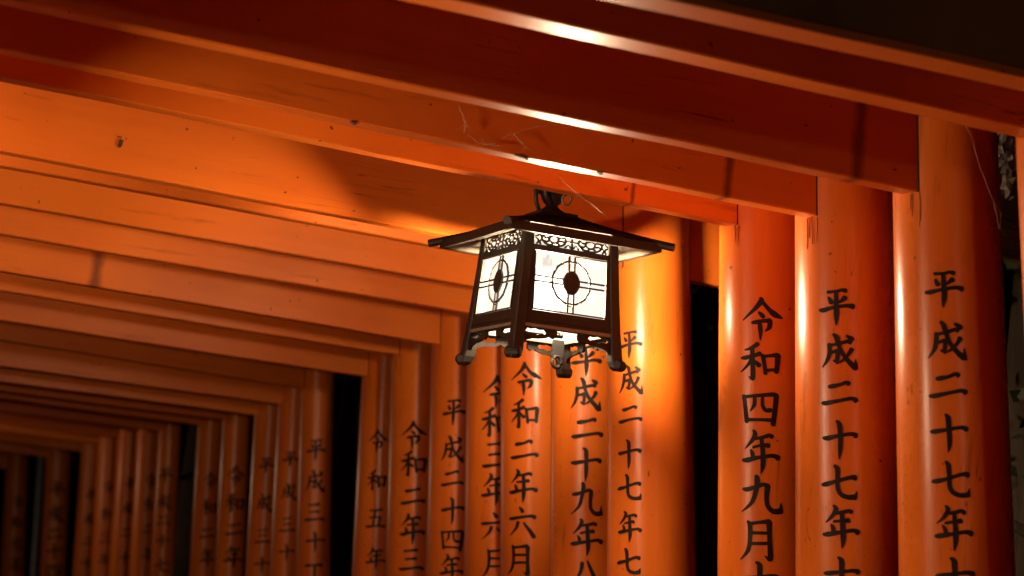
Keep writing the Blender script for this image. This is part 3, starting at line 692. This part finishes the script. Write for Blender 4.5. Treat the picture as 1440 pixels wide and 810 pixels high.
# ---------------------------------------------------------------- dark trees outside the row
def tree(x, y, h, r, label, seed, nleaf=2600):
    rnd = random.Random(seed)
    t = empty('evergreen_tree', (x, y, 0), label, 'tree', 'dark trees beyond the torii row')
    g = G(); g.tube([(0, 0, -.1), (.05, .02, h*.3), (-.04, .06, h*.6), (.02, 0, h*.92)], [r*.13, r*.10, r*.07, r*.02], 10)
    for b in range(9):
        a = rnd.uniform(0, 6.28); z = h*rnd.uniform(.22, .8); L_ = r*rnd.uniform(.5, .9)
        g.tube([(0, 0, z), (math.cos(a)*L_*.5, math.sin(a)*L_*.5, z+.15*L_), (math.cos(a)*L_, math.sin(a)*L_, z+.35*L_)], [r*.04, r*.025, r*.008], 6)
    g.done('trunk', BARK, t, True)
    vs, fs = [], []
    cl = [(Vector((rnd.gauss(0, .42)*r, rnd.gauss(0, .42)*r, h*rnd.uniform(.08, 1.0))), rnd.uniform(.25, .5)*r) for _ in range(34)]
    for i in range(nleaf):
        c, cr = cl[rnd.randrange(len(cl))]
        p_ = c+Vector((rnd.gauss(0, .5), rnd.gauss(0, .5), rnd.gauss(0, .42)))*cr
        if p_.z < .15: continue
        s = rnd.uniform(.05, .11); d = Vector((rnd.uniform(-1, 1), rnd.uniform(-1, 1), rnd.uniform(-.7, .4))).normalized(); w = d.cross(Vector((rnd.uniform(-1, 1), rnd.uniform(-1, 1), rnd.uniform(-1, 1)))).normalized()
        b = len(vs); vs += [p_, p_+d*s*.5+w*s*.3, p_+d*s, p_+d*s*.5-w*s*.3]; fs.append((b, b+1, b+2, b+3))
    link('crown', vs, fs, LEAF, t)
tree(5.0, 7.6, 4.6, 1.3, 'dark evergreen shrub-tree glimpsed between the torii posts right of the lantern', 1)
tree(4.9, 5.6, 4.2, 1.1, 'dark evergreen tree glimpsed in the gap at the right edge of the photo', 2)
tree(6.6, 10.5, 6.0, 1.8, 'taller dark evergreen tree behind the nearer shrub-trees right of the torii row', 3)
tree(5.2, 13.5, 5.2, 1.5, 'dark evergreen tree behind the wide dark gap between thin and thick posts', 4)
tree(5.0, 18.6, 5.2, 1.6, 'dark evergreen tree behind the dim far posts at the left of the photo', 5)

def cedar(x, y, r, label, seed):
    """straight cedar with ridged bark; its crown starts above the gates"""
    rnd = random.Random(seed); t = empty('cedar_tree', (x, y, 0), label, 'tree', 'dark trees beyond the torii row')
    nA, nZ, h = 40, 40, 11.0; vs, fs = [], []
    ph = [rnd.uniform(0, 6.28) for _ in range(5)]
    for i in range(nZ+1):
        z = -.1+h*i/nZ; rr = r*(1.25-0.075*z if z > 1 else 1.175+0.25*(1-z)**2)*0.92
        for a in range(nA):
            an = 2*math.pi*a/nA
            w = 1+.05*math.sin(7*an+ph[0]+.5*math.sin(2*z+ph[1]))+.035*math.sin(13*an+ph[2]+.8*math.sin(1.3*z))+rnd.uniform(-.02, .02)
            vs.append((rr*w*math.cos(an)+.03*math.sin(.5*z+ph[3]), rr*w*math.sin(an), z))
    for i in range(nZ):
        for a in range(nA): fs.append((i*nA+a, i*nA+(a+1) % nA, (i+1)*nA+(a+1) % nA, (i+1)*nA+a))
    link('trunk', vs, fs, BARK, t, True)
    for b in range(6):
        a = rnd.uniform(0, 6.28); z = rnd.uniform(1.6, 6.0); g = G()
        g.tube([(0, 0, z), (math.cos(a)*.5, math.sin(a)*.5, z+.08), (math.cos(a)*1.0, math.sin(a)*1.0, z-.03)], [r*.16, r*.1, r*.03], 7); g.done('limb', BARK, t, True)
    vs, fs = [], []
    for i in range(1500):
        z = rnd.uniform(4.6, h+.4); sp = .3+1.5*(h+.6-z)/6; a = rnd.uniform(0, 6.28); q = sp*math.sqrt(rnd.random())
        p_ = Vector((q*math.cos(a), q*math.sin(a), z-.25*q+rnd.gauss(0, .1))); s_ = rnd.uniform(.08, .16)
        d = Vector((math.cos(a), math.sin(a), rnd.uniform(-.6, .1))).normalized(); w = d.cross(Vector((rnd.uniform(-.4, .4), rnd.uniform(-.4, .4), 1))).normalized()
        b = len(vs); vs += [p_, p_+d*s_*.5+w*s_*.25, p_+d*s_, p_+d*s_*.5-w*s_*.25]; fs.append((b, b+1, b+2, b+3))
    link('crown', vs, fs, LEAF, t)
cedar(3.85, 12.5, .17, 'brown cedar trunk glimpsed in the wide dark gap left of the 令和五年 post', 11)
cedar(4.50, 8.5, .16, 'cedar trunk glimpsed in the dark gap right of the brightest post', 12)
cedar(4.95, 6.5, .13, 'cedar trunk glimpsed low at the right edge of the photo', 13)
cedar(3.70, 17.0, .17, 'cedar trunk glimpsed in the narrow black gap among the dim far posts', 14)
